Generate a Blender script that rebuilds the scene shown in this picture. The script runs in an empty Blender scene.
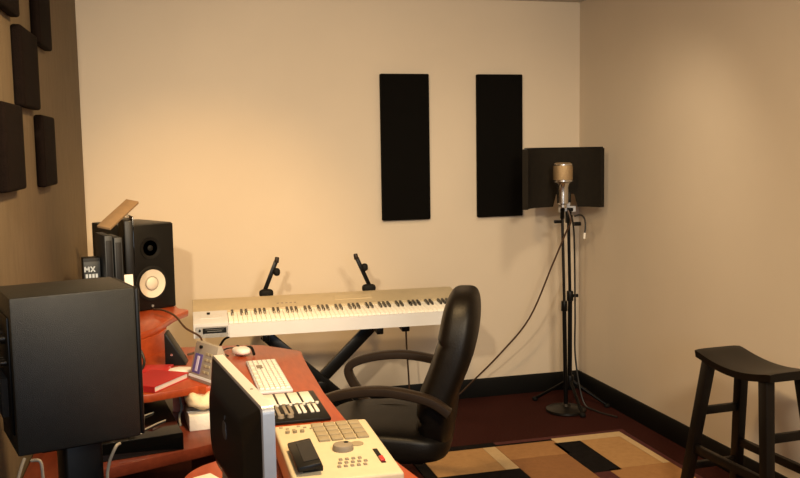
import bpy, bmesh, math, random
from mathutils import Vector, Matrix, Euler
random.seed(7)
SC = bpy.context.scene
COL = SC.collection
PI = math.pi
R = math.radians

# ---------------------------------------------------------------- materials
def mat(name, col, rough=.5, metal=0., var=0., vscale=8., bump=0., bscale=60., stretch=None, col2=None, coat=0., spec=None, detail=4.):
    m = bpy.data.materials.new(name); m.use_nodes = True
    nt = m.node_tree; b = nt.nodes['Principled BSDF']
    b.inputs['Base Color'].default_value = (*col, 1)
    b.inputs['Roughness'].default_value = rough
    b.inputs['Metallic'].default_value = metal
    b.inputs['Coat Weight'].default_value = coat
    b.inputs['Coat Roughness'].default_value = .15
    if spec is not None: b.inputs['Specular IOR Level'].default_value = spec
    if var or col2 or bump:
        tc = nt.nodes.new('ShaderNodeTexCoord'); mp = nt.nodes.new('ShaderNodeMapping')
        nt.links.new(tc.outputs['Object'], mp.inputs['Vector'])
        if stretch: mp.inputs['Scale'].default_value = stretch
        if var or col2:
            n = nt.nodes.new('ShaderNodeTexNoise'); n.inputs['Scale'].default_value = vscale; n.inputs['Detail'].default_value = detail
            nt.links.new(mp.outputs['Vector'], n.inputs['Vector'])
            r = nt.nodes.new('ShaderNodeValToRGB')
            a = col if col2 else tuple(c*(1-var) for c in col)
            z = col2 if col2 else tuple(min(1, c*(1+var)) for c in col)
            r.color_ramp.elements[0].position = .3; r.color_ramp.elements[0].color = (*a, 1)
            r.color_ramp.elements[1].position = .7; r.color_ramp.elements[1].color = (*z, 1)
            nt.links.new(n.outputs['Fac'], r.inputs['Fac']); nt.links.new(r.outputs['Color'], b.inputs['Base Color'])
        if bump:
            n2 = nt.nodes.new('ShaderNodeTexNoise'); n2.inputs['Scale'].default_value = bscale; n2.inputs['Detail'].default_value = 3
            nt.links.new(mp.outputs['Vector'], n2.inputs['Vector'])
            bp = nt.nodes.new('ShaderNodeBump'); bp.inputs['Strength'].default_value = bump; bp.inputs['Distance'].default_value = .004
            nt.links.new(n2.outputs['Fac'], bp.inputs['Height']); nt.links.new(bp.outputs['Normal'], b.inputs['Normal'])
    return m

M = {}
M['wall'] = mat('painted_plaster', (.66, .57, .455), .75, var=.03, vscale=1.5, bump=.12, bscale=180)
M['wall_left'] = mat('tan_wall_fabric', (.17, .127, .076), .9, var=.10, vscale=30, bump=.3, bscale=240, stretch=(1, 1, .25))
M['ceil'] = mat('ceiling_paint', (.55, .52, .46), .9, var=.03, bump=.2, bscale=120)
M['carpet'] = mat('dark_red_carpet', (.026, .0058, .0042), .95, col2=(.048, .0115, .008), vscale=90, bump=.8, bscale=400, spec=.1)
M['base'] = mat('black_vinyl_baseboard', (.003, .003, .003), .45, var=.1, spec=.2)
M['foam'] = mat('brown_acoustic_foam', (.0065,.0035,.0025), .95, var=.15, vscale=40, bump=.6, bscale=220, spec=.1)
M['fabric_black'] = mat('black_acoustic_fabric', (.004, .0035, .003), 1., var=.15, vscale=200, bump=.3, bscale=500, spec=.1)
M['vinyl'] = mat('black_speaker_vinyl', (.014, .0145, .013), .42, var=.12, vscale=60, bump=.35, bscale=500, spec=.5)
M['satin'] = mat('black_satin_plastic', (.005, .005, .005), .4, var=.1, spec=.25)
M['cone'] = mat('white_paper_cone', (.58, .55, .48), .6, var=.03)
M['rubber'] = mat('black_rubber', (.005, .005, .005), .7, var=.1, spec=.2)
M['metal_blk'] = mat('black_painted_metal', (.004, .004, .004), .35, metal=.3, var=.1, spec=.25)
M['metal_dk'] = mat('dark_gunmetal', (.03, .027, .024), .35, metal=.8, var=.1)
M['chrome'] = mat('nickel_metal', (.62, .60, .58), .25, metal=1., var=.03)
M['gold'] = mat('champagne_mesh_grille', (.42, .30, .17), .5, metal=.7, var=.2, vscale=300, bump=.5, bscale=600)
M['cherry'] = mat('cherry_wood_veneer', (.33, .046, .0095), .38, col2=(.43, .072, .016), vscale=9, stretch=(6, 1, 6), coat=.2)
M['cherry_shaded'] = mat('cherry_wood_shaded', (.12, .022, .010), .4, col2=(.17, .034, .015), vscale=9, stretch=(6, 1, 6), coat=.2)  # same cherry with shade put into its colour, for lower shelf and panels
M['white'] = mat('white_plastic', (.60, .62, .67), .4, var=.02)
M['ivory'] = mat('ivory_keys', (.85, .82, .75), .3, var=.02)
M['champagne'] = mat('champagne_panel', (.50, .42, .28), .38, metal=.15, var=.04, vscale=20)
M['black_key'] = mat('black_keys', (.014, .012, .011), .3, var=.05)
M['alu'] = mat('brushed_aluminium', (.80, .80, .80), .42, metal=.35, var=.03, vscale=60, stretch=(1, 12, 1))
M['imac_black'] = mat('black_back_shell', (.008, .008, .008), .40, var=.05, spec=.5)
M['emblem'] = mat('grey_emblem', (.16, .17, .18), .3, var=.05)
M['glass'] = mat('dark_screen_glass', (.003, .003, .003), .08, var=.02, spec=.3)
M['cream'] = mat('cream_plastic', (.66, .58, .41), .45, var=.03, vscale=40)
M['pad'] = mat('grey_rubber_pads', (.30, .25, .165), .75, var=.06)
M['grey_btn'] = mat('grey_buttons', (.26, .22, .17), .6, var=.05)
M['red'] = mat('red_plastic', (.55, .03, .03), .4, var=.05)
M['red_book'] = mat('red_book_cover', (.48, .02, .022), .5, var=.08)
M['paper'] = mat('white_paper', (.82, .79, .73), .8, var=.04, bump=.3, bscale=60)
M['cloth'] = mat('cream_cloth', (.80, .66, .45), .9, var=.12, vscale=25, bump=.8, bscale=90)
M['greybeige'] = mat('warm_grey_plastic', (.34, .30, .25), .5, var=.05)
M['lcd'] = mat('violet_grey_display', (.11, .09, .28), .25, var=.1)
M['lcd2'] = mat('pale_violet_display_text', (.55, .52, .72), .3, var=.05)
M['leather'] = mat('black_leather', (.005, .0036, .0026), .42, var=.2, vscale=30, bump=.15, bscale=160, spec=.2)
M['arm'] = mat('dark_brown_armrest', (.018, .011, .007), .42, var=.12, vscale=20, spec=.3)
M['stool'] = mat('espresso_wood', (.0035, .0022, .0016), .42, col2=(.006, .0036, .0025), vscale=14, stretch=(6, 1, 1), spec=.25)
M['filter'] = mat('brown_filter_foam', (.013, .010, .0065), .9, var=.12, vscale=40, bump=.5, bscale=250, spec=.2)
M['slate'] = mat('blue_grey_case', (.016, .020, .024), .5, var=.08)
M['darkbox'] = mat('dark_card_box', (.004, .004, .005), .5, var=.1, spec=.25)
M['print'] = mat('pale_blue_print', (.50, .58, .66), .6, var=.05)
M['card'] = mat('tan_cardboard', (.26, .17, .09), .8, var=.08, vscale=30)
M['wire_w'] = mat('white_cable_sheath', (.30, .28, .24), .5, var=.04)
M['wire_b'] = mat('black_cable_sheath', (.010, .009, .008), .5, var=.05)
M['wire_br'] = mat('brown_black_cable_sheath', (.06, .03, .015), .5, var=.05)
M['r_tan'] = mat('rug_tan_pile', (.38, .205, .075), .95, col2=(.44, .25, .095), vscale=40, bump=.5, bscale=300)
M['r_tan2'] = mat('rug_ochre_pile', (.31, .15, .05), .95, col2=(.36, .18, .062), vscale=40, bump=.5, bscale=300)
M['r_brown'] = mat('rug_brown_pile', (.23, .10, .032), .95, col2=(.27, .12, .038), vscale=40, bump=.5, bscale=300)
M['r_cream'] = mat('rug_cream_pile', (.50, .35, .18), .95, col2=(.56, .40, .21), vscale=40, bump=.5, bscale=300)
M['r_black'] = mat('rug_black_pile', (.007, .006, .006), .95, col2=(.012, .010, .010), vscale=40, bump=.5, bscale=300, spec=.05)
M['r_red'] = mat('rug_dark_red_pile', (.055, .006, .005), .95, col2=(.075, .009, .007), vscale=40, bump=.5, bscale=300)

# ---------------------------------------------------------------- mesh helpers
class MB:
    def __init__(s): s.bm = bmesh.new()
    def _add(s, tmp, mtx=None):
        if mtx is not None: bmesh.ops.transform(tmp, matrix=mtx, verts=tmp.verts)
        me = bpy.data.meshes.new('t'); tmp.to_mesh(me); tmp.free(); s.bm.from_mesh(me); bpy.data.meshes.remove(me)
    def box(s, c, d, bev=0., seg=2, rot=None, taper=None):
        t = bmesh.new(); bmesh.ops.create_cube(t, size=1)
        bmesh.ops.scale(t, vec=d, verts=t.verts)
        if taper:
            for v in t.verts:
                if v.co.z > 0: v.co.x *= taper; v.co.y *= taper
        if bev: bmesh.ops.bevel(t, geom=t.edges[:], offset=bev, segments=seg, profile=.5, affect='EDGES')
        m = Matrix.Translation(c)
        if rot: m = m @ Euler(rot).to_matrix().to_4x4()
        s._add(t, m); return s
    def bar(s, p0, p1, w, h, bev=0., up=(0, 0, 1), w1=None, h1=None):
        p0, p1 = Vector(p0), Vector(p1); z = (p1-p0); L = z.length; z.normalize()
        u = Vector(up)
        if abs(z.dot(u)) > .99: u = Vector((0, 1, 0))
        x = u.cross(z).normalized(); y = z.cross(x)
        t = bmesh.new(); bmesh.ops.create_cube(t, size=1)
        for v in t.verts:
            k = v.co.z > 0
            v.co.x *= (w1 if (k and w1) else w); v.co.y *= (h1 if (k and h1) else h); v.co.z *= L
        if bev: bmesh.ops.bevel(t, geom=t.edges[:], offset=bev, segments=2, profile=.5, affect='EDGES')
        m = Matrix((x, y, z)).transposed().to_4x4(); m.translation = (p0+p1)/2
        s._add(t, m); return s
    def cyl(s, p0, p1, r0, r1=None, seg=24, bev=0.):
        r1 = r0 if r1 is None else r1
        p0, p1 = Vector(p0), Vector(p1); z = p1-p0; L = z.length
        t = bmesh.new(); bmesh.ops.create_cone(t, cap_ends=True, segments=seg, radius1=r0, radius2=r1, depth=L)
        if bev:
            es = [e for e in t.edges if any(len(f.verts) > 4 for f in e.link_faces)]
            bmesh.ops.bevel(t, geom=es, offset=bev, segments=2, profile=.5, affect='EDGES')
        m = z.to_track_quat('Z', 'Y').to_matrix().to_4x4(); m.translation = (p0+p1)/2
        s._add(t, m); return s
    def tube(s, pts, r, seg=8, smooth=6):
        P = [Vector(p) for p in pts]
        if smooth and len(P) > 2:
            Q = []
            for i in range(len(P)-1):
                a = P[max(i-1, 0)]; b = P[i]; c = P[i+1]; d = P[min(i+2, len(P)-1)]
                for k in range(smooth):
                    t = k/smooth
                    Q.append(.5*((2*b)+(c-a)*t+(2*a-5*b+4*c-d)*t*t+(3*b-a-3*c+d)*t**3))
            Q.append(P[-1]); P = Q
        rr = r if callable(r) else (lambda u: r)
        t = bmesh.new(); rings = []; x = None
        for i, p in enumerate(P):
            z = (P[min(i+1, len(P)-1)]-P[max(i-1, 0)]).normalized()
            if x is None:
                u = Vector((0, 0, 1)) if abs(z.z) < .9 else Vector((1, 0, 0)); x = u.cross(z).normalized()
            x = (x-z*x.dot(z)).normalized(); y = z.cross(x); q = rr(i/(len(P)-1))
            rings.append([t.verts.new(p+(x*math.cos(2*PI*k/seg)+y*math.sin(2*PI*k/seg))*q) for k in range(seg)])
        for a, b in zip(rings, rings[1:]):
            for k in range(seg): t.faces.new((a[k], a[(k+1) % seg], b[(k+1) % seg], b[k]))
        t.faces.new(rings[0][::-1]); t.faces.new(rings[-1])
        s._add(t); return s
    def strip(s, pts, w, h, up=(0, 0, 1), smooth=6, bev=.3):
        """bar of rounded rectangular section swept along a path; w across, h along up"""
        P = [Vector(p) for p in pts]
        Q = []
        for i in range(len(P)-1):
            a = P[max(i-1, 0)]; b = P[i]; c = P[i+1]; d = P[min(i+2, len(P)-1)]
            for k in range(smooth):
                t = k/smooth
                Q.append(.5*((2*b)+(c-a)*t+(2*a-5*b+4*c-d)*t*t+(3*b-a-3*c+d)*t**3))
        Q.append(P[-1]); P = Q
        t = bmesh.new(); rings = []; side = None
        for i, p in enumerate(P):
            z = (P[min(i+1, len(P)-1)]-P[max(i-1, 0)]).normalized()
            x = Vector(up).normalized()          # fixed lateral axis
            y = z.cross(x).normalized()
            sec = []
            for k in range(12):
                a = 2*PI*k/12; ca, sa = math.cos(a), math.sin(a)
                e = .5
                sec.append((math.copysign(abs(ca)**e, ca)*w/2, math.copysign(abs(sa)**e, sa)*h/2))
            rings.append([t.verts.new(p+x*a+y*b) for a, b in sec])
        n = 12
        for a, b in zip(rings, rings[1:]):
            for k in range(n): t.faces.new((a[k], a[(k+1) % n], b[(k+1) % n], b[k]))
        t.faces.new(rings[0][::-1]); t.faces.new(rings[-1])
        s._add(t); return s
    def lathe(s, prof, mtx=None, seg=32):
        t = bmesh.new(); rings = []
        for r, z in prof:
            rings.append([t.verts.new((max(r, 1e-4)*math.cos(2*PI*k/seg), max(r, 1e-4)*math.sin(2*PI*k/seg), z)) for k in range(seg)])
        for a, b in zip(rings, rings[1:]):
            for k in range(seg): t.faces.new((a[k], a[(k+1) % seg], b[(k+1) % seg], b[k]))
        t.faces.new(rings[0][::-1]); t.faces.new(rings[-1])
        s._add(t, mtx); return s
    def prism(s, poly, z0, z1, bev=0., mtx=None):
        t = bmesh.new()
        a = [t.verts.new((x, y, z0)) for x, y in poly]; b = [t.verts.new((x, y, z1)) for x, y in poly]
        n = len(poly)
        t.faces.new(a[::-1]); t.faces.new(b)
        for k in range(n): t.faces.new((a[k], a[(k+1) % n], b[(k+1) % n], b[k]))
        bmesh.ops.recalc_face_normals(t, faces=t.faces[:])
        if bev:
            es = [e for e in t.edges if abs(e.verts[0].co.z-e.verts[1].co.z) < 1e-6]
            bmesh.ops.bevel(t, geom=es, offset=bev, segments=2, profile=.5, affect='EDGES')
        s._add(t, mtx); return s
    def superq(s, c, d, e1=.35, e2=.35, fn=None, nu=40, nv=24, mtx=None):
        t = bmesh.new(); f = lambda v, e: math.copysign(abs(v)**e, v); rows = []
        for j in range(1, nv):
            ph = -PI/2+PI*j/nv; row = []
            for i in range(nu):
                th = 2*PI*i/nu
                p = Vector((f(math.cos(ph), e1)*f(math.cos(th), e2)*d[0]/2, f(math.cos(ph), e1)*f(math.sin(th), e2)*d[1]/2, f(math.sin(ph), e1)*d[2]/2))
                row.append(t.verts.new(p))
            rows.append(row)
        for a, b in zip(rows, rows[1:]):
            for k in range(nu): t.faces.new((a[k], a[(k+1) % nu], b[(k+1) % nu], b[k]))
        t.faces.new(rows[0][::-1]); t.faces.new(rows[-1])
        for v in t.verts:
            if fn: v.co = Vector(fn(v.co))
            v.co += Vector(c)
        s._add(t, mtx); return s
    def build(s, name, material, parent=None, ang=35, loc=None, rot=None):
        bmesh.ops.recalc_face_normals(s.bm, faces=s.bm.faces[:])
        me = bpy.data.meshes.new(name); s.bm.to_mesh(me); s.bm.free()
        me.materials.append(M[material])
        me.shade_smooth(); me.set_sharp_from_angle(angle=R(ang))
        o = bpy.data.objects.new(name, me); COL.objects.link(o)
        if parent is not None: o.parent = parent
        if loc is not None: o.location = loc
        if rot is not None: o.rotation_euler = rot
        return o

def tag(o, label, cat, group=None):
    o['label'] = label; o['category'] = cat
    if group: o['group'] = group
    return o
def thing(name, label, cat, loc=(0, 0, 0), rz=0., group=None, rot=None):
    o = bpy.data.objects.new(name, None); COL.objects.link(o); o.empty_display_size = .1
    o.location = loc; o.rotation_euler = rot if rot else (0, 0, rz)
    return tag(o, label, cat, group)
def struct(o): o['kind'] = 'structure'; return o
def dup(root, loc, rz):
    r = root.copy(); COL.objects.link(r); r.location = loc; r.rotation_euler = (0, 0, rz)
    for ch in list(root.children):
        c = ch.copy(); COL.objects.link(c); c.parent = r
        for g in list(ch.children):
            d = g.copy(); COL.objects.link(d); d.parent = c
    return r

# ---------------------------------------------------------------- the room
XR, YB, ZC = 2.588, 5.221, 2.44
LWD = math.tan(R(2.0))
def lwx(y): return -.3736-(YB-y)*LWD
YF = -1.6
struct(MB().box(((XR+lwx(YF))/2-.05, (YB+YF)/2, -.05), (XR-lwx(YF)+.3, YB-YF+.2, .1)).build('floor', 'carpet'))
struct(MB().box(((XR+lwx(YF))/2-.05, (YB+YF)/2, ZC+.05), (XR-lwx(YF)+.3, YB-YF+.2, .1)).build('ceiling', 'ceil'))
struct(MB().box((1.05, YB+.05, ZC/2), (3.6, .1, ZC)).build('wall_back', 'wall'))
struct(MB().box((XR+.05, (YB+YF)/2, ZC/2), (.1, YB-YF, ZC)).build('wall_right', 'wall'))
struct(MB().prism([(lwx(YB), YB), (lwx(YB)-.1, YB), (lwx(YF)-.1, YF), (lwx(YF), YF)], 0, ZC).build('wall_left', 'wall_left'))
struct(MB().box((1.0, YF-.05, ZC/2), (3.9, .1, ZC)).build('wall_front', 'wall'))
struct(MB().prism([(0, 0), (.014, 0), (.014, .100), (.008, .117), (0, .117)], 0, XR-lwx(YB)-.002,
       mtx=Matrix(((0, 0, 1, lwx(YB)), (-1, 0, 0, YB), (0, 1, 0, 0), (0, 0, 0, 1)))).build('baseboard_back', 'base'))
struct(MB().prism([(0, 0), (.014, 0), (.014, .100), (.008, .117), (0, .117)], 0, YB-YF-.016,
       mtx=Matrix(((-1, 0, 0, XR), (0, 0, 1, YF), (0, 1, 0, 0), (0, 0, 0, 1)))).build('baseboard_right', 'base'))

# ---------------------------------------------------------------- acoustic panels
G = 'brown foam tiles on the left wall'
tiles = [((2.90, 3.205), (1.448, 1.720), 'brown foam tile on the left wall, large at the photo edge in the lowest row'),
         ((3.635, 3.935), (1.436, 1.708), 'brown foam tile on the left wall, lowest and nearest the back wall'),
         ((3.265, 3.60), (1.722, 1.992), 'brown foam tile in the middle row of the left wall'),
         ((3.685, 3.985), (1.976, 2.246), 'brown foam tile in the top row of the left wall, nearer the back wall'),
         ((2.95, 3.26), (2.010, 2.280), 'brown foam tile in the top row at the photo corner, on the left wall')]
for (y0, y1), (z0, z1), lab in tiles:
    yc = (y0+y1)/2
    o = MB().box((.018, 0, (z1-z0)/2), (.036, y1-y0, z1-z0), .010, 3).build('acoustic_foam_tile', 'foam', loc=(lwx(yc), yc, z0), rot=(0, 0, R(-2)))
    tag(o, lab, 'acoustic panel', G)
for x0, x1, lab in [(1.296, 1.592, 'tall black fabric sound panel on the back wall, left of the two'),
                    (1.896, 2.189, 'tall black fabric sound panel on the back wall, beside the microphone filter')]:
    t = thing('acoustic_wall_panel', lab, 'acoustic panel', ((x0+x1)/2, YB, 1.132), group='black panels on the back wall')
    MB().box((0, -.022, .4315), (x1-x0, .036, .863), .006, 2).build('fabric_face', 'fabric_black', t)
    b = MB()
    for z in (.15, .71): b.box((0, -.002, z), (.2, .004, .04))
    b.build('mounting_strip', 'metal_blk', t)

# ---------------------------------------------------------------- desk
desk = thing('studio_desk', 'cherry wood studio desk with curved top, raised deck and lower shelf', 'desk', (.1, 3.0, 0))
def D(x, y): return (x-.1, y-3.0)
def arc(cx, cy, r, a0, a1, n=10): return [(cx+r*math.cos(R(a0+(a1-a0)*i/n)), cy+r*math.sin(R(a0+(a1-a0)*i/n))) for i in range(n+1)]
top = [(.66, 1.46)] + [(.645, 2.0), (.622, 2.16), (.575, 2.45), (.545, 2.72), (.538, 3.05), (.548, 3.45), (.556, 3.62)] + arc(.51, 3.70, .052, -5, 45, 4) + \
      [(.42, 3.885), (.26, 3.93), (-.10, 3.98), (-.405, 3.98), (-.43, 3.19), (-.05, 3.21), (.120, 3.272)] + arc(.165, 3.20, .055, 110, 0, 6) + \
      [(.215, 3.0), (.205, 2.6)] + arc(.165, 2.44, .055, 20, 90, 4) + arc(.20, 2.30, .165, 115, 178, 8) + [(.02, 2.1), (.0, 1.46)]
MB().prism([D(*q) for q in top], .690, .720, .004).build('desktop', 'cherry', desk)
MB().prism([D(*q) for q in [(-.30, 2.845), (.152, 3.028), (.20, 3.10), (.20, 3.95), (-.41, 3.95), (-.43, 2.80)]], .540, .580, .004).build('lower_shelf', 'cherry_shaded', desk)
dk = [(-.395, 3.66), (-.25, 3.67), (-.12, 3.72), (-.03, 3.85), (.015, 3.98), (.06, 4.12), (.12, 4.235), (.125, 4.262), (.08, 4.32), (.05, 4.60), (-.38, 4.64)]
MB().prism([D(*q) for q in dk], .802, .830, .004).build('monitor_deck', 'cherry', desk)
outer = arc(-.33, 4.02, .352, -48, 45, 16); inner = arc(-.33, 4.02, .33, 45, -48, 16)
MB().prism([D(*q) for q in outer+inner],   .7202, .8018).build('curved_deck_support', 'cherry', desk)
MB().box((*D(-.17, 4.55), .40), (.34, .02, .80)).build('back_panel', 'cherry_shaded', desk)
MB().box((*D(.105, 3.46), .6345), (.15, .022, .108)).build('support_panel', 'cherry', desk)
MB().box((*D(.30, 3.84), .345), (.40, .022, .69)).build('support_panel', 'cherry_shaded', desk)
MB().box((*D(.32, 1.49), .345), (.58, .022, .69)).build('support_panel', 'cherry_shaded', desk)
MB().box((*D(.30, 2.75), .345), (.022, .70, .69)).build('support_panel', 'cherry_shaded', desk)
MB().box((*D(-.39, 3.45), .27), (.022, .9, .54)).build('support_panel', 'cherry_shaded', desk)

# ---------------------------------------------------------------- studio monitors
def make_speaker(label, loc, rz, group):
    t = thing('studio_monitor', label, 'loudspeaker', loc, rz, group)
    W, DP, HT = .252, .308, .402
    MB().box((0, 0, HT/2), (DP, W, HT), .006, 2).build('cabinet', 'vinyl', t)
    b = MB().box((DP/2+.006, 0, HT/2), (.012, W-.006, HT-.006), .005, 2)
    b.build('front_baffle', 'satin', t)
    rx = lambda x, y, z: Matrix.Translation((x, y, z)) @ Matrix.Rotation(PI/2, 4, 'Y')
    w = MB().lathe([(.083, 0), (.083, .006), (.078, .009), (.068, .009), (.060, .004), (.060, 0)], rx(DP/2+.011, 0, .125)).build('woofer_surround', 'rubber', t)
    MB().lathe([(.066, .001), (.0655, .0085), (.052, .005), (.034, .001), (.030, .001), (.028, .006), (.018, .012), (0, .014)], rx(DP/2+.013, 0, .125), 40).build('woofer_cone', 'cone', t)
    tw = MB().lathe([(.052, 0), (.052, .003), (.044, .002), (.020, -.004), (.016, -.004), (0, -.004)], rx(DP/2+.012, 0, .290)).build('tweeter', 'satin', t)
    MB().lathe([(.014, 0), (.0135, .005), (.008, .009), (0, .010)], rx(DP/2+.0085, 0, .290)).build('dome', 'rubber', tw)
    MB().cyl((DP/2+.011, .0, .020), (DP/2+.014, .0, .020), .006).build('emblem', 'emblem', t)
    rp = MB().box((-DP/2-.003, 0, .20), (.006, W-.05, .30), .002).build('rear_panel', 'metal_blk', t)
    h = MB()
    for k in range(9): h.box((-DP/2-.014, -.06+.015*k, .14), (.016, .004, .10))
    h.build('heat_sink', 'metal_dk', rp)
    for y, z in ((-.05, .29), (.05, .29)): MB().cyl((-DP/2-.006, y, z), (-DP/2-.016, y, z), .012).cyl((-DP/2-.016, y, z), (-DP/2-.03, y, z), .008).build('connector', 'metal_dk', rp)
    for y in (-.06, -.03, 0): MB().cyl((-DP/2-.006, y, .23), (-DP/2-.02, y, .23), .008).build('level_knob', 'metal_dk', rp)
    return t
near = make_speaker('black studio monitor on a column stand, large in the foreground with its blank side showing', (-.246, 2.532, .808), R(16.1), 'pair of studio monitors')
fa = R(-60.5)
far = dup(near, (-.116, 4.452, .830), fa)
far['label'] = 'black studio monitor with a white woofer cone standing near the back wall'

st = thing('speaker_stand', 'black column stand under the foreground studio monitor', 'speaker stand', (-.228, 2.53, 0), R(16))
MB().box((0, 0, .8025), (.22, .18, .010), .004).build('top_plate', 'metal_blk', st)
MB().box((0, 0, .417), (.10, .115, .762), .010, 3).build('column', 'satin', st)
MB().box((0, 0, .018), (.25, .24, .036), .008, 3).build('base_plate', 'metal_blk', st)

# white cables hanging below the foreground speaker
cab = [([(-.345, 2.375, .803), (-.352, 2.365, .785), (-.362, 2.35, .75), (-.375, 2.33, .70), (-.38, 2.36, .40), (-.36, 2.38, .012), (-.30, 2.30, .008)], 'white cable hanging below the foreground speaker, at the photo edge'),
       ([(-.327, 2.35, .803), (-.305, 2.345, .80), (-.300, 2.34, .76), (-.296, 2.34, .70), (-.31, 2.36, .40), (-.29, 2.34, .012), (-.25, 2.26, .008)], 'white cable hanging below the foreground speaker, left of its column stand'),
       ([(-.118, 2.42, .803), (-.128, 2.40, .80), (-.148, 2.40, .75), (-.150, 2.40, .68), (-.13, 2.42, .40), (-.14, 2.38, .012), (-.06, 2.30, .008)], 'white cable hanging below the foreground speaker, right of its column stand')]
for p, l in cab: tag(MB().tube(p, .0042).build('speaker_cable', 'wire_w'), l, 'cable', 'white cables below the foreground speaker')

# ---------------------------------------------------------------- boxes and panel on the raised deck
dz = .830
t = thing('software_box', 'dark upright box with pale lettering beside the far speaker', 'box', (-.270, 3.93, dz), R(10))
MB().box((0, .015, .15), (.068, .07, .30), .002).build('carton', 'darkbox', t)
MB().box((0, -.021, .235), (.064, .002, .10), .0005).build('label_band', 'slate', t)
b = MB()
def stroke(a, c, w=.005): b.bar((a[0], -.0235, a[1]), (c[0], -.0235, c[1]), w, .002, up=(0, 1, 0))
s0, z0 = -.028, .243
for A, B in [((0, 0), (0, .022)), ((0, .022), (.008, .008)), ((.008, .008), (.016, .022)), ((.016, .022), (.016, 0)), ((.023, 0), (.039, .022)), ((.023, .022), (.039, 0))]:
    stroke((s0+A[0], z0+A[1]), (s0+B[0], z0+B[1]))
for k in range(4): b.box((s0+.006+.013*k, -.0235, .226), (.009, .002, .016))
b.build('lettering', 'print', t)
for k, (dx, h, lab) in enumerate([(0, .395, 'blue-grey upright case leaning next to the dark lettered box'), (.043, .385, 'blue-grey upright case against the glossy black screen')]):
    t = thing('equipment_case', lab, 'case', (-.205+dx*.85, 3.90+.01*k, dz), R(14), 'blue-grey cases on the raised deck')
    MB().box((0, .05, h/2), (.033, .20, h), .004, 2).build('shell', 'slate', t)
    MB().box((0, -.052, h/2), (.022, .004, h-.04), .001).build('spine', 'darkbox', t)
t = thing('flat_screen', 'small dark flat screen seen edge on beside the far speaker', 'monitor', (-.112, 3.96, dz), R(8))
MB().box((-.010, .06, .25), (.036, .22, .40), .006, 2).build('housing', 'satin', t)
MB().box((.010, .06, .27), (.005, .205, .39), .001).build('screen', 'glass', t)
MB().box((0, .06, .03), (.03, .08, .06), .004).build('neck', 'satin', t)
MB().box((0, .06, .006), (.045, .16, .012), .004).build('foot', 'satin', t)
tag(MB().box((0, 0, 0), (.060, .24, .012), .002).build('cardboard_folder', 'card', loc=(-.155, 3.995, 1.302), rot=(R(24), R(10), R(-27))), 'tan cardboard folder leaning on top of the blue-grey cases', 'folder')
tag(MB().box((0, 0, .055), (.035, .012, .11), .001).build('note_card', 'paper', loc=(-.122, 3.895, dz+.115), rot=(R(-6), 0, R(8))), 'small white card propped in front of the dark flat screen', 'card')

# ---------------------------------------------------------------- all-in-one computer (seen from behind)
im = thing('desktop_computer', 'aluminium edged desktop computer with a black back, seen from behind on the desk', 'computer', (.152, 1.838, .720), R(7.3))
W, Z0, Z1 = .474, .125, .381
def rrect(w, z0, z1, r, n=5):
    pts = []
    for cx, cz, a in ((w/2-r, z1-r, 0), (-w/2+r, z1-r, 90), (-w/2+r, z0+r, 180), (w/2-r, z0+r, 270)):
        for i in range(n+1): pts.append((cx+r*math.cos(R(a+90*i/n)), cz+r*math.sin(R(a+90*i/n))))
    return pts
def slab(loops):
    t = bmesh.new(); rings = [[t.verts.new((x, y, z)) for y, z in rrect(*a)] for x, a in loops]
    n = len(rings[0])
    for a, c in zip(rings, rings[1:]):
        for k in range(n): t.faces.new((a[k], a[(k+1) % n], c[(k+1) % n], c[k]))
    t.faces.new(rings[0][::-1]); t.faces.new(rings[-1]); m = MB(); m._add(t); return m
slab([(.008, (W-.004, Z0+.002, Z1-.002, .012)), (.010, (W, Z0, Z1, .014)), (-.012, (W, Z0, Z1, .014)), (-.014, (W-.006, Z0+.003, Z1-.003, .012))]).build('aluminium_frame', 'alu', im)
bk = slab([(-.0135, (W-.010, Z0+.005, Z1-.005, .012)), (-.015, (W-.014, Z0+.007, Z1-.007, .016)), (-.031, (W-.115, Z0+.045, Z1-.044, .045)), (-.035, (W-.13, Z0+.052, Z1-.052, .045)), (-.036, (W-.15, Z0+.065, Z1-.062, .045))]).build('back_shell', 'imac_black', im, ang=24)
MB().box((.0100, 0, (Z0+Z1)/2+.02), (.003, W-.03, Z1-Z0-.07), .001).build('screen', 'glass', im)
MB().cyl((.0, -.10, Z1-.0008), (.0, -.10, Z1+.0004), .003, seg=12).build('camera_dot', 'satin', im)
e = MB()
ap = [(.55*math.cos(a)*(1-.12*math.exp(-((a-PI/2)/.35)**2))*.036, .5*math.sin(a)*(1-.18*math.exp(-((a-PI/2)/.35)**2)-.1*math.exp(-((a-3*PI/2)/.35)**2))*.040) for a in [2*PI*i/40 for i in range(40)]]
ap2 = []
for y, z in ap:
    dd = math.hypot(y-.024, z-.004)
    if dd < .010: y = .024-math.sqrt(max(0, .010**2-(z-.004)**2))
    ap2.append((y, z))
mm = Matrix(((0, 0, 1, -.0370), (-1, 0, 0, 0), (0, 1, 0, .275), (0, 0, 0, 1)))
e.prism(ap2, 0, .002, mtx=mm)
e.prism([(.001, .021), (.004, .029), (.010, .033), (.009, .026)], 0, .002, mtx=mm)
e.build('apple_emblem', 'emblem', bk)
MB().strip([(-.026, 0, .19), (-.030, 0, .11), (-.024, 0, .03), (-.01, 0, .008)], .14, .010, up=(0, 1, 0)).build('stand_arm', 'alu', im)
MB().box((.07, 0, .005), (.19, .17, .010), .003).build('stand_foot', 'alu', im)

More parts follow.
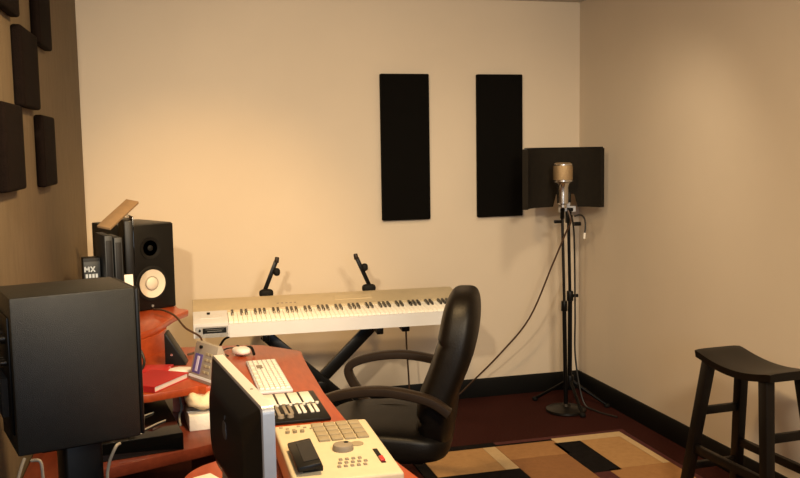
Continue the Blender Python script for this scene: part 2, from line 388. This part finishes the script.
# ---------------------------------------------------------------- desk items
kb = thing('computer_keyboard', 'slim white computer keyboard on the cherry desk', 'keyboard', (.376, 3.315, .720), R(0))
MB().box((0, 0, .006), (.118, .482, .012), .004, 3).build('case', 'white', kb)
for r in range(6):
    b = MB(); x = .052-.0205*r if r < 6 else 0
    n = 15 if r else 7
    for k in range(n):
        y = -.205+.41*(k+.5)/n
        b.box((-.0455+.0182*r, y*1.07, .0145), (.0150, .44/n*(.86 if n > 7 else .9), .006), .0015, 1)
    b.build('key_row', 'ivory', kb)
MB().box((-.02, .10, .0183), (.022, .05, .0012)).build('key_cluster', 'grey_btn', kb)

cs = thing('control_surface', 'black control surface with four large cream pads, between keyboard and cream sampler', 'controller', (.408, 2.875, .720), R(0))
MB().box((0, 0, .006), (.184, .330, .012), .004, 2).build('case', 'satin', cs)
for k in range(4): MB().box((-.070+.041*k, .078, .0135), (.034, .128, .006), .002).build('pad', 'ivory', cs)
for k in range(4):
    for j in range(2):
        MB().box((-.070+.041*k+(-.008 if j else .009), -.055, .0135), (.011, .085, .007), .001).build('fader_strip' if k > 1 else 'button_strip', 'ivory' if k > 1 else 'grey_btn', cs)
for k in range(8): MB().cyl((-.078+.022*k, .000, .0115), (-.078+.022*k, .000, .018), .006, seg=12).build('button', 'ivory' if k % 2 else 'grey_btn', cs)
for k in range(2):  MB().cyl((-.06+.03*k, -.128, .0115), (-.06+.03*k, -.128, .022), .011, .009).build('knob', 'grey_btn', cs)

mp = thing('drum_sampler', 'cream drum sampler with sixteen pads and a tilted black display on the desk corner', 'sampler', (.415, 2.225, .720), R(-1))
MB().box((0, 0, .043), (.262, .445, .074), .008, 3).build('case', 'cream', mp)
for i in range(4):
    for j in range(4):
        MB().box((-.014+.0345*i, .187-.0395*j, .082), (.031, .035, .008), .003, 2).build('pad', 'pad', mp)
w = MB().cyl((.02, -.022, .079), (.02, -.022, .095), .028, .025, 32, .003).build('data_wheel', 'grey_btn', mp)
MB().cyl((.030, -.012, .094), (.030, -.012, .0965), .006, seg=12).build('finger_dimple', 'satin', w)
MB().cyl((.062, .010, .079), (.062, .010, .082), .018, seg=24).build('round_button', 'pad', mp)
dis = MB().box((-.088, -.085, .098), (.060, .190, .014), .004, 2, rot=(0, R(-8), 0)).build('tilting_display', 'satin', mp)
MB().box((-.080, -.085, .1065), (.038, .140, .002), .0005, 1, rot=(0, R(-8), 0)).build('screen', 'glass', dis)
MB().box((-.078, -.085, .086), (.05, .15, .014), .003).build('display_hinge', 'satin', mp)
for i in range(5):
    for j in range(3):
        if (i, j) != (4, 0): MB().box((.000+.016*i-.006*j, -.098-.024*j, .0808), (.009, .011, .005), .001, 1).build('function_button', 'grey_btn', mp)
sl = MB().box((.098, -.095, .0803), (.012, .105, .002)).build('slider_slot', 'satin', mp)
MB().box((.098, -.125, .083), (.011, .030, .008), .002).build('slider_cap', 'red', mp)
for k in range(6): MB().box((-.112+.016*k, .200-.014*(k % 3), .0808), (.009, .008, .004), .001, 1).build('mode_button', 'pad', mp)
for k in range(3):
    MB().cyl((-.10+.02*k, .150, .079), (-.10+.02*k, .150, .087), .006, seg=14).build('knob', 'pad', mp)

cn = thing('tabletop_console', 'small grey upright console with a violet display, standing between the red book and the computer', 'console', (.128, 3.315, .720), R(-62.6))
PY = Matrix(((0, 0, 1, 0), (1, 0, 0, 0), (0, 1, 0, 0), (0, 0, 0, 1)))
MB().prism([(.004, 0), (.105, 0), (.052, .138), (.036, .138), (.000, .014)], -.078, .078, .004, mtx=PY).build('case', 'greybeige', cn)
def cf(t, o=0.): return (.000+.036*t-.96*o, .014+.124*t+.28*o)          # point up the sloped face
def cpl(x, t, w, h, o, th=.003):
    y, z = cf(t, o); return MB().box((x, y, z), (w, th, h), .0008, 1, rot=(R(-16.2), 0, 0))
ls = cpl(-.036, .40, .052, .072, .001).build('display', 'lcd', cn)
cpl(-.034, .40, .016, .056, .0026).build('display_text', 'lcd2', ls)
cpl(0, .03, .156, .010, .001).build('front_strip', 'white', cn)
for k in range(4):
    for q in range(2): cpl(.018+.024*q, .22+.17*k, .017, .009, .0015, .005).build('button', 'pad', cn)
y, z = cf(.88, 0); MB().cyl((-.03, y, z), (-.03, y-.008, z+.002), .006, seg=14).build('knob', 'satin', cn)

ms = thing('computer_mouse', 'white computer mouse with a dark side at the far end of the desk', 'mouse', (.315, 3.715, .720), R(20))
MB().superq((0, 0, .017), (.062, .105, .034), .8, .8, fn=lambda v: (v.x, v.y, v.z*(1 if v.z > 0 else 1.0)+.004*(v.y < 0))).build('shell', 'ivory', ms)
MB().strip([(.036, .05, .006), (.040, .02, .026), (.038, -.02, .028), (.034, -.05, .006)], .010, .010, up=(1, 0, 0)).build('side_grip', 'satin', ms)
MB().box((0, .030, .034), (.008, .018, .006), .002).build('scroll_wheel', 'satin', ms)
tag(MB().tube([(.345, 3.795, .735), (.325, 3.82, .728), (.27, 3.84, .726), (.24, 3.78, .7245), (.26, 3.70, .7245)], .003).build('mouse_cable', 'wire_b'), 'thin black cable curling from the white mouse', 'cable')

# red book, papers, router, clutter on the far wing
t = thing('red_book', 'red covered book lying at the near edge of the desk beside the grey console', 'book', (-.035, 3.350, .720), R(55))
MB().box((0, 0, .012), (.205, .150, .018), .001).build('page_block', 'paper', t)
c = MB().box((0, 0, .0225), (.212, .158, .003), .001, 1).box((0, 0, .0018), (.212, .158, .003), .001, 1).box((-.1055, 0, .012), (.003, .158, .0225), .001, 1)
c.build('cover', 'red_book', t)
tag(MB().box((0, 0, .0075), (.150, .110, .015), .002).build('red_folder', 'red', loc=(-.045, 3.545, .720), rot=(0, 0, R(-14))), 'flat red folder lying just behind the red book', 'folder')
tag(MB().prism([(-.06, 0), (.04, .01), (.07, .05), (.02, .085), (-.05, .06)], 0, .012, .002).build('paper_slip', 'paper', loc=(.055, 3.46, .7205), rot=(0, 0, R(10))), 'small white paper slip between the red book and the console', 'paper')
t = thing('network_router', 'black wedge shaped router standing on the desk in front of the far wall', 'router', (.045, 3.66, .720), R(-8))
MB().prism([(-.030, 0), (.050, 0), (.042, .018), (-.022, .128), (-.030, .128)], -.045, .045, .003, mtx=Matrix(((1, 0, 0, 0), (0, 0, -1, 0), (0, 1, 0, 0), (0, 0, 0, 1)))).build('case', 'satin', t)
MB().cyl((-.004, -.044, .045), (-.004, -.048, .045), .005, seg=12).build('status_light', 'chrome', t)
tag(MB().tube([(-.03, 4.20, .850), (.01, 4.10, .862), (.06, 4.00, .850), (.10, 3.92, .81), (.16, 3.86, .775), (.145, 3.80, .735), (.10, 3.78, .7245)], .0045).build('power_cable', 'wire_br'), 'brown-black cable drooping from the raised deck to the desk', 'cable')
tag(MB().tube([(-.14, 3.66, .835), (-.09, 3.60, .81), (-.07, 3.55, .75), (-.12, 3.46, .726), (-.20, 3.42, .7255)], .0055).build('audio_cable', 'wire_b'), 'black cable falling beside the foreground speaker onto the desk', 'cable')
# lower shelf things
t = thing('rack_unit', 'glossy black rack unit on the lower shelf behind the foreground speaker', 'audio unit', (-.09, 3.20, .580))
MB().prism([(-.20, -.27), (.145, -.205), (.062, .46), (-.20, .46)], 0, .060, .004).build('case', 'glass', t)
MB().box((-.005, -.165, .0615), (.040, .035, .003), .001).build('white_sticker', 'paper', t)
MB().tube([(.02, -.15, .063), (.06, -.10, .065), (.09, -.06, .063)], .003).build('highlight_line', 'wire_w', t)  # thin pale tubes drawn as the highlight lines on the glossy top
MB().tube([(-.03, -.05, .063), (.01, .00, .065), (.05, .05, .063)], .003).build('highlight_line', 'wire_w', t)
t = thing('white_carton', 'flat white carton on the lower shelf under the cream cloth', 'box', (.140, 3.275, .580), R(4))
MB().box((0, 0, .0275), (.13, .17, .055), .003).build('carton', 'paper', t)
MB().box((0, -.02, .0555), (.132, .02, .002)).build('tape', 'white', t)
def crump(v):
    n = .006*math.sin(70*v.x+40*v.y)+.005*math.sin(95*v.y-30*v.z)+.004*math.sin(120*v.x)
    k = 1+n*12
    return (v.x*k, v.y*k, v.z*k+n)
tag(MB().superq((0, 0, .031), (.135, .165, .056), .9, .8, fn=crump).build('crumpled_cloth', 'cloth', loc=(.140, 3.270, .6400)), 'crumpled cream cloth on the white carton under the desk', 'cloth')
tag(MB().tube([(.062, 3.415, .686), (.055, 3.40, .66), (.060, 3.36, .62), (.050, 3.32, .60), (.052, 3.26, .5845)], .004).build('loose_cable', 'wire_w'), 'loose white cable hanging beside the cream cloth under the desk', 'cable')
tag(MB().box((0, 0, .006), (.05, .075, .012), .001).build('note_pad', 'paper', loc=(.10, 2.28, .720), rot=(0, 0, R(25))), 'small cream note pad on the rounded desk corner behind the computer', 'note pad')

# ---------------------------------------------------------------- stage piano
pn = thing('stage_piano', 'long white stage piano on a black X stand along the back wall', 'piano', (.147, 4.371, 0), R(-2.2))
L = 1.372
P3 = Matrix(((0, 0, 1, 0), (1, 0, 0, 0), (0, 1, 0, 0), (0, 0, 0, 1)))   # (y,z) profile swept along x
MB().prism([(0, .668), (.33, .690), (.335, .775), (.175, .742), (.17, .728), (0, .722)], .004, L-.004, .003, mtx=P3).build('body', 'white', pn)
pl = MB().prism([(.172, .7425), (.336, .776), (.336, .803), (.300, .805), (.172, .768)], 0, L, .003, mtx=P3).build('control_panel', 'champagne', pn)
MB().prism([(0, .668), (.172, .684), (.172, .768), (.12, .758), (.01, .741), (0, .735)], 0, .168, .004, mtx=P3).build('left_cheek', 'white', pn)
MB().prism([(0, .668), (.172, .684), (.172, .768), (.12, .758), (.01, .741), (0, .735)], 1.352, L, .003, mtx=P3).build('right_cheek', 'white', pn)
MB().prism([(-.006, .665), (.012, .667), (.012, .731), (-.002, .729)], .1685, 1.3515, .002, mtx=P3).build('key_slip', 'white', pn)
kw = 1.182/52; kx0 = .1695
km = None
wk = MB().prism([(.013, .722), (.172, .738), (.172, .757), (.018, .741), (.013, .737)], -kw/2+.0006, kw/2-.0006, .0015, mtx=P3).build('white_key', 'ivory', pn)
wk.location = (kx0+kw/2, 0, 0)
for k in range(1, 52):
    c = wk.copy(); COL.objects.link(c); c.parent = pn; c.location = (kx0+kw*(k+.5), 0, 0)
bkk = MB().prism([(.100, .748), (.172, .754), (.172, .770), (.107, .762)], -.0055, .0055, .001, mtx=P3).build('black_key', 'black_key', pn)
first = True
for k in range(51):
    if 'ABCDEFG'[k % 7] in 'ACDFG':
        c = bkk if first else bkk.copy()
        if not first: COL.objects.link(c); c.parent = pn
        first = False; c.location = (kx0+kw*(k+1), 0, 0)
lp = MB().box((.0, 0, 0), (.112, .003, .026), .001, 1).build('name_plate', 'satin', pn, loc=(.100, -.0008, .702))
MB().box((0, -.002, -.003), (.07, .001, .003)).box((0, -.002, .006), (.085, .001, .002)).build('plate_marks', 'emblem', lp)
MB().cyl((.030, .002, .704), (.030, -.003, .704), .006, seg=16).build('headphone_socket', 'satin', pn)
sl = math.atan(.037/.128)
def pz(y): return .768+(y-.172)*.037/.128
for k in range(5): MB().box((.425+.022*k, .215, pz(.215)+.001), (.012, .008, .004), .001, 1, rot=(sl, 0, 0)).build('panel_button', 'grey_btn', pl)
MB().box((.82, .245, pz(.245)+.0005), (.20, .05, .003), .001, 1, rot=(sl, 0, 0)).build('panel_display', 'champagne', pl)
for x in (.075, 1.10): MB().cyl((x, .125, .757), (x, .125, .769), .008, seg=16).build('knob', 'satin', pn)
MB().box((.085, .095, .7545), (.10, .06, .003), .001, 1, rot=(R(8.8), 0, 0)).build('wheel_plate', 'white', pn)

sd = thing('keyboard_stand', 'black double X keyboard stand under the white stage piano', 'stand', (.80, 4.53, 0), R(-2.2))
for (a, b_) in (((-.36, .03), (.27, .640)), ((.355, .03), (-.30, .640))):
    yy = .03 if a[0] < 0 else -.03
    MB().bar((a[0], yy, a[1]), (b_[0], yy, b_[1]), .060, .030, .005, up=(0, 1, 0)).build('cross_tube', 'metal_blk', sd)
MB().cyl((-.02, -.06, .345), (-.02, .06, .345), .035, seg=24, bev=.004).build('pivot_disc', 'metal_blk', sd)
for x in (-.36, .355):
    f = MB().bar((x, -.22, .025), (x, .22, .025), .04, .03, .004).build('foot_bar', 'metal_blk', sd)
    for yy in (-.21, .21): MB().cyl((x, yy, 0), (x, yy, .012), .018, seg=14).build('rubber_foot', 'rubber', f)
for x in (-.30, .27):
    MB().bar((x, -.17, .645), (x, .235, .672), .034, .034, .004).build('support_arm', 'metal_blk', sd)
MB().bar((.41, -.14, .645), (.41, .10, .662), .04, .034, .004).build('end_bracket', 'metal_blk', sd)
MB().bar((.27, .01, .640), (.41, .01, .640), .02, .02).build('bracket_rail', 'metal_blk', sd)
def tier(x0, x1, xk, side):
    y = .235
    MB().bar((x0-.02*side*0, y, .655), (x0, y, .805), .020, .020, .002).build('tier_post', 'metal_blk', sd)
    a = MB().bar((x0, y, .800), (x1, y, .975), .022, .016, .003, up=(0, 1, 0)).build('tier_arm', 'metal_blk', sd)
    MB().superq((x0+.014*side, y-.016, .806), (.075, .045, .046), .7, .7).build('base_knob', 'rubber', a)
    MB().superq((xk, y-.02, .918 if side > 0 else .922), (.036, .036, .042), .8, .8).build('lock_knob', 'rubber', a)
    MB().cyl((x1, y, .965), (x1+(.006*side), y, .995), .013, .011, 16, .003).build('rubber_tip', 'arm', a)
tier(-.278, -.205, -.206, 1)
tier(.304, .228, .268, -1)
tag(MB().tube([(1.315, 4.60, .672), (1.318, 4.76, .66), (1.322, 4.80, .50), (1.335, 4.80, .20), (1.33, 4.82, .01), (1.20, 4.95, .008)], .005).build('piano_cable', 'wire_br'), 'brown cable dropping from the right end of the stage piano', 'cable')
tag(MB().tube([(.33, 4.45, .662), (.325, 4.50, .64), (.29, 4.55, .60), (.24, 4.60, .45), (.22, 4.65, .10), (.22, 4.75, .008)], .006).build('pedal_cable', 'wire_b'), 'black cable dropping from the left end of the stage piano', 'cable')

# ---------------------------------------------------------------- office chair
ch = thing('office_chair', 'black leather swivel office chair with curved arms beside the desk', 'chair', (.868, 3.36, 0), R(157))
MB().superq((.03, 0, .455), (.53, .52, .125), .45, .40, fn=lambda v: (v.x, v.y, v.z+.012*math.cos(v.x*9)*(v.z > 0)-.10*max(0, v.x-.18)**1.0*(v.z > 0)*.5)).build('seat', 'leather', ch)
def bend(v):
    z = max(0, v.z+.31)                 # 0 .. .62 up the back
    x = v.x+.055*math.sin(z/.62*PI)*(-.25)+(-.115*(z/.62))+.035*math.exp(-((z-.20)/.13)**2)
    if v.x > 0: x -= sum(.010*math.exp(-((z-q)/.010)**2) for q in (.14, .27, .42))
    return (x, v.y*(1-.22*(z/.62)**2.2), v.z)
MB().superq((-.172, 0, .725), (.150, .50, .60), .52, .55, fn=bend, nv=80, nu=56).build('backrest', 'leather', ch)
MB().bar((-.14, 0, .385), (-.17, 0, .50), .10, .02, .004, up=(0, 1, 0)).build('back_bracket', 'satin', ch)
for s in (-1, 1):
    y = .292*s
    MB().strip([(-.245, y, .615), (-.17, y, .662), (-.03, y, .690), (.09, y, .686), (.19, y, .662), (.232, y, .632), (.228, y, .59), (.195, y, .535), (.15, y, .475), (.06, y*.95, .430)], .050, .036, up=(0, 1, 0)).build('armrest', 'arm', ch)
    MB().box((.0, .235*s, .405), (.10, .10, .02), .003).build('arm_bracket', 'satin', ch)
MB().box((.0, 0, .378), (.26, .22, .045), .008).build('tilt_mechanism', 'satin', ch)
MB().cyl((0, 0, .10), (0, 0, .36), .028).build('gas_column', 'metal_blk', ch)
MB().cyl((0, 0, .075), (0, 0, .14), .045, .035).build('base_hub', 'satin', ch)
for k in range(5):
    a = R(20+72*k); ca, sa = math.cos(a), math.sin(a)
    lg = MB().bar((.03*ca, .03*sa, .105), (.30*ca, .30*sa, .075), .05, .035, .006, w1=.032, h1=.024).build('base_leg', 'satin', ch)
    w = MB()
    for q in (-.016, .016):
        w.cyl((.29*ca-(q-.008)*sa, .29*sa+(q-.008)*ca, .027), (.29*ca-(q+.008)*sa, .29*sa+(q+.008)*ca, .027), .027, seg=20, bev=.003)
    w.cyl((.29*ca, .29*sa, .03), (.29*ca, .29*sa, .07), .008)
    w.build('caster', 'rubber', lg)

# ---------------------------------------------------------------- microphone, stands, filter
sm = thing('microphone_stand', 'straight black microphone stand with a round weighted base', 'stand', (2.284, 4.77, 0))
MB().lathe([(.112, 0), (.118, .006), (.116, .018), (.09, .026), (.03, .034), (.018, .048), (.0, .048)], None, 48).build('round_base', 'metal_dk', sm)
MB().cyl((0, 0, .045), (-.012, 0, .62), .0125, seg=16).build('lower_tube', 'metal_blk', sm)
MB().cyl((-.012, 0, .60), (-.012, 0, .66), .019, .017, 16, .003).build('height_clutch', 'metal_blk', sm)
MB().cyl((-.012, 0, .66), (-.026, 0, 1.15), .0085, seg=16).build('upper_tube', 'metal_dk', sm)
MB().cyl((-.026, 0, 1.145), (-.038, -.03, 1.20), .013).build('mic_clip', 'metal_blk', sm)
MB().box((-.058, -.01, 1.125), (.045, .02, .018), .004).build('clip_lever', 'metal_blk', sm)
mc = thing('studio_microphone', 'condenser microphone with a gold mesh head in front of the curved filter', 'microphone', (2.240, 4.725, 1.205))
MB().lathe([(.018, 0), (.022, .004), (.022, .02), (.033, .028), (.034, .085), (.033, .118), (.038, .135), (.045, .147), (.0, .147)], None, 32).build('body', 'chrome', mc)
MB().lathe([(.045, .148), (.052, .152), (.0555, .165), (.0555, .235), (.051, .252), (.040, .258), (0, .260)], None, 32).build('mesh_head', 'gold', mc)
MB().lathe([(.0555, .150), (.0575, .152), (.0575, .160), (.0555, .162)], None, 32).build('head_ring', 'chrome', mc)
MB().lathe([(.0525, .243), (.0555, .244), (.0555, .250), (.0515, .252)], None, 32).build('head_ring', 'chrome', mc)
MB().box((.034, -.012, .06), (.016, .022, .055), .004).build('side_switch', 'satin', mc)

rs = thing('filter_stand', 'black tripod stand in the corner carrying the curved microphone filter', 'stand', (2.352, 4.86, 0))
MB().cyl((0, 0, .10), (0, 0, .66), .0135, seg=16).build('lower_tube', 'metal_blk', rs)
MB().cyl((0, 0, .66), (-.012, 0, 1.145), .0095, seg=16).build('upper_tube', 'metal_blk', rs)
k = MB().cyl((0, 0, .64), (0, 0, .70), .02, seg=16, bev=.003).build('clutch', 'satin', rs)
MB().cyl((.02, 0, .67), (.05, 0, .67), .010, seg=12).build('clutch_knob', 'satin', k)
MB().cyl((0, 0, .12), (0, 0, .19), .024, seg=16, bev=.003).build('tripod_hub', 'satin', rs)
for ex, ey in ((-.155, .180), (.205, -.10), (-.03, -.24)):
    lg = MB().tube([(0, 0, .165), (ex*.5, ey*.5, .085), (ex*.96, ey*.96, .014)], .0095, 10, 4).build('leg', 'metal_blk', rs)
    MB().superq((ex*.96, ey*.96, .012), (.034, .034, .024), .7, .8).build('rubber_foot', 'rubber', lg)
fl = thing('reflection_filter', 'curved brown foam reflection filter behind the microphone', 'microphone filter', (2.262, 4.72, 1.19))
t = bmesh.new(); Rr = .262
prof = []
N = 28; a0, a1 = R(20), R(160)
def fpt(a, r, z): return (r*math.cos(a), r*math.sin(a)-.055, z)
def zlow(a):
    u = abs(a-PI/2)
    return .030 if u > R(13) else .085
cols = []
for i in range(N+1):
    a = a0+(a1-a0)*i/N
    zb = .010 if abs(a-R(72)) > R(15) else .085
    cols.append([t.verts.new(fpt(a, Rr-.022, zb)), t.verts.new(fpt(a, Rr-.022, .352)), t.verts.new(fpt(a, Rr+.010, .352)), t.verts.new(fpt(a, Rr+.010, zb))])
for c1, c2 in zip(cols, cols[1:]):
    for q in range(4): t.faces.new((c1[q], c2[q], c2[(q+1) % 4], c1[(q+1) % 4]))
t.faces.new(cols[0]); t.faces.new(cols[-1][::-1])
m = MB(); m._add(t); m.build('foam_shield', 'filter', fl)
b = MB()
for z0_, z1_ in ((.346, .358),):
    pts = [fpt(a0+(a1-a0)*i/20, Rr-.006, .354) for i in range(21)]
    b.tube(pts, .006, 8, 2)
b.build('rim', 'satin', fl)
MB().box((.078, .178, .045), (.055, .010, .13), .003).box((.085, .172, -.005), (.11, .012, .035), .004).build('clamp_plate', 'white', fl)
MB().bar((.09, .172, -.005), (.09, .12, -.005), .02, .02, .003).box((.078, .14, -.05), (.03, .03, .07), .004).build('clamp', 'metal_blk', fl)
cl = MB().cyl((.105, .12, -.09), (.145, .12, -.09), .012, seg=16).build('clamp_knob', 'satin', fl)
tag(MB().tube([(2.255, 4.690, 1.195), (2.268, 4.68, 1.13), (2.258, 4.725, 1.059), (2.205, 4.79, .87), (2.101, 4.88, .55), (1.955, 4.97, .331), (1.816, 5.08, .144), (1.72, 5.13, .04), (1.62, 5.14, .008), (1.3, 5.06, .007)], .0052).build('microphone_cable', 'wire_br'), 'long dark cable sloping from the microphone to the floor by the back wall', 'cable')
t = thing('hanging_cable', 'short cable with a pale tip looping off the microphone clamp', 'cable', (2.37, 4.80, 1.1))
MB().tube([(-.02, 0, .05), (.02, 0, .055), (.045, 0, .03), (.05, 0, -.02), (.046, 0, -.05)], .005).build('cord', 'wire_b', t)
MB().cyl((.046, 0, -.05), (.043, 0, -.085), .007, seg=12).build('pale_plug', 'paper', t)
tag(MB().tube([(2.30, 4.735, 1.16), (2.33, 4.77, 1.08), (2.345, 4.79, .98), (2.368, 4.83, .80), (2.372, 4.832, .55), (2.374, 4.83, .30), (2.40, 4.78, .05), (2.44, 4.70, .008), (2.50, 4.55, .007)], .0055).build('stand_cable', 'wire_b'), 'black cable running down the tripod filter stand to the corner floor', 'cable')

# ---------------------------------------------------------------- rug
def grid_rug():
    o = MB(); o.bm.free(); bm = bmesh.new()
    mats = ['r_black', 'r_red', 'r_tan', 'r_tan2', 'r_brown', 'r_cream']
    X0, X1, Y0, Y1 = 1.175, 2.415, 2.55, 4.345
    def slabb(x0, x1, y0, y1, z0, z1, mi):
        v = [bm.verts.new(p) for p in ((x0, y0, z0), (x1, y0, z0), (x1, y1, z0), (x0, y1, z0), (x0, y0, z1), (x1, y0, z1), (x1, y1, z1), (x0, y1, z1))]
        for q in ((3, 2, 1, 0), (4, 5, 6, 7), (0, 1, 5, 4), (1, 2, 6, 5), (2, 3, 7, 6), (3, 0, 4, 7)):
            bm.faces.new([v[k] for k in q]).material_index = mi
    # pieces of the patchwork, each filling its own rectangle
    pc = [(1.23, 1.575, 3.94, 4.27, 2), (1.575, 1.645, 3.94, 4.27, 5), (1.645, 1.972, 4.06, 4.27, 3), (1.645, 1.952, 3.70, 4.06, 4),
          (1.23, 1.645, 3.70, 3.94, 0), (1.972, 2.375, 4.225, 4.30, 5), (1.952, 2.105, 3.775, 4.225, 0), (2.105, 2.335, 3.795, 4.225, 2), (2.335, 2.375, 3.795, 4.225, 5),
          (2.04, 2.375, 3.40, 3.795, 3), (1.952, 2.04, 3.40, 3.775, 1), (1.645, 1.952, 3.36, 3.70, 2), (1.23, 1.645, 3.30, 3.70, 4), (1.645, 2.04, 3.0, 3.36, 0),
          (2.04, 2.375, 2.95, 3.40, 4), (1.23, 1.645, 2.9, 3.30, 5), (1.23, 1.645, 2.6, 2.9, 3), (1.645, 2.04, 2.6, 3.0, 4), (2.04, 2.375, 2.6, 2.95, 2)]
    slabb(X0, X1, Y0, Y1, .001, .009, 0)
    slabb(1.66, X1-.002, 4.30, 4.338, .002, .0105, 1)
    slabb(2.377, X1-.006, 2.6, 4.30, .002, .0105, 1)
    for x0, x1, y0, y1, mi in pc: slabb(x0+.001, x1-.001, y0+.001, y1-.001, .002, .0125, mi)
    me = bpy.data.meshes.new('patchwork_rug'); bm.to_mesh(me); bm.free()
    for k in mats: me.materials.append(M[k])
    ob = bpy.data.objects.new('patchwork_rug', me); COL.objects.link(ob)
    return ob
tag(grid_rug(), 'patchwork rug of tan, brown, cream and black rectangles on the red carpet', 'rug')

# ---------------------------------------------------------------- saddle stool
so = thing('saddle_stool', 'dark wooden saddle seat bar stool beside the right wall', 'stool', (2.252, 3.014, .0125), R(3))
t = bmesh.new(); nx, ny = 8, 24; TX, TY = .228, .450
g1, g0 = [], []
for j in range(ny+1):
    r1, r0 = [], []
    for i in range(nx+1):
        u = i/nx*2-1; v = j/ny*2-1
        x = u*TX/2*(1-.02*v*v); y = v*TY/2
        z = .672+.034*v*v-.004*(u*u)**3-.005*abs(v)**12
        r1.append(t.verts.new((x, y, z))); r0.append(t.verts.new((x*.97, y*.985, z-.034+.005*(u*u)**3)))
    g1.append(r1); g0.append(r0)
for j in range(ny):
    for i in range(nx):
        t.faces.new((g1[j][i], g1[j][i+1], g1[j+1][i+1], g1[j+1][i])); t.faces.new((g0[j][i], g0[j+1][i], g0[j+1][i+1], g0[j][i+1]))
for j in range(ny):
    t.faces.new((g1[j][0], g1[j+1][0], g0[j+1][0], g0[j][0])); t.faces.new((g1[j][nx], g0[j][nx], g0[j+1][nx], g1[j+1][nx]))
for i in range(nx):
    t.faces.new((g1[0][i], g0[0][i], g0[0][i+1], g1[0][i+1])); t.faces.new((g1[ny][i], g1[ny][i+1], g0[ny][i+1], g0[ny][i]))
m = MB(); m._add(t); m.build('seat', 'stool', so, ang=50)
def legp(sx, sy, z):
    k = 1-z/.68
    return Vector((sx*(.080+.056*k), sy*(.166+.098*k), z))
for sx in (-1, 1):
    for sy in (-1, 1):
        MB().bar(legp(sx, sy, 0 if sx < 0 else -.0125), legp(sx, sy, .670), .036, .040, .003, up=(0, 1, 0), w1=.040, h1=.046).build('leg', 'stool', so)
for sx in (-1, 1): MB().bar(legp(sx, -1, .285), legp(sx, 1, .285), .022, .034, .003).build('stretcher', 'stool', so)
for sy in (-1, 1): MB().bar(legp(-1, sy, .445), legp(1, sy, .445), .022, .034, .003).build('stretcher', 'stool', so)
for sy in (-1, 1): MB().bar(legp(-1, sy, .20), legp(1, sy, .20), .022, .030, .003).build('stretcher', 'stool', so)

# ---------------------------------------------------------------- lights
def light(kind, name, loc, energy, col, target=None, **kw):
    l = bpy.data.lights.new(name, kind); l.energy = energy; l.color = col
    for k, v in kw.items(): setattr(l, k, v)
    o = bpy.data.objects.new(name, l); COL.objects.link(o); o.location = loc
    if target: o.rotation_euler = (Vector(target)-Vector(loc)).to_track_quat('-Z', 'Y').to_euler()
    return o
WARM = (1., .66, .31)
SOFT = (1., .80, .54)
light('SPOT', 'track_spot', (-.40, .9, 2.22), 260, SOFT, (.60, 5.2, 1.1), spot_size=R(60), spot_blend=1., shadow_soft_size=.05)
light('SPOT', 'ceiling_spot_piano', (.55, 2.75, 2.40), 190, (1., .60, .24), (.22, 5.2, .66), spot_size=R(52), spot_blend=1., shadow_soft_size=.06)
light('AREA', 'ceiling_downlight_desk', (.55, 2.4, 2.42), 42, WARM, (.50, 2.5, 0), shape='DISK', size=.22)
light('SPOT', 'ceiling_downlight_corner', (1.85, 3.45, 2.40), 46, SOFT, (2.1, 4.6, .6), spot_size=R(110), spot_blend=1., shadow_soft_size=.10)
light('SPOT', 'wall_fill_camera_end', (.9, .3, 2.35), 365, SOFT, (1.8, 5.0, .8), spot_size=R(90), spot_blend=1., shadow_soft_size=.22)  # warm fill added to brighten the walls, not a known lamp
light('AREA', 'camera_side_cool_fill', (.4, -1.45, 1.7), 30, (.75, .86, 1.), (.5, 4, .9), shape='RECTANGLE', size=.9, size_y=.9)  # cool fill added behind the camera, not a known window
w = bpy.data.worlds.new('world'); SC.world = w; w.use_nodes = True
w.node_tree.nodes['Background'].inputs['Color'].default_value = (.9, .75, .55, 1)
w.node_tree.nodes['Background'].inputs['Strength'].default_value = .0

# ---------------------------------------------------------------- camera
cam = bpy.data.cameras.new('camera'); co = bpy.data.objects.new('camera', cam); COL.objects.link(co)
f_px, yaw, pitch, roll = 903.066, .2635, .1012, -.0160
cam.sensor_fit = 'HORIZONTAL'; cam.sensor_width = 36; cam.lens = f_px/800*36; cam.clip_start = .02
fw = Vector((math.sin(yaw)*math.cos(pitch), math.cos(yaw)*math.cos(pitch), -math.sin(pitch)))
rt = Vector((math.cos(yaw), -math.sin(yaw), 0)); up = rt.cross(fw)
r2 = rt*math.cos(roll)+up*math.sin(roll); u2 = -rt*math.sin(roll)+up*math.cos(roll)
mw = Matrix((r2, u2, -fw)).transposed().to_4x4(); mw.translation = (0, 0, 1.565); co.matrix_world = mw
SC.camera = co
SC.view_settings.view_transform = 'Standard'; SC.view_settings.look = 'None'
SC.view_settings.exposure = 0.; SC.view_settings.gamma = 1.; SC.view_settings.use_curve_mapping = False
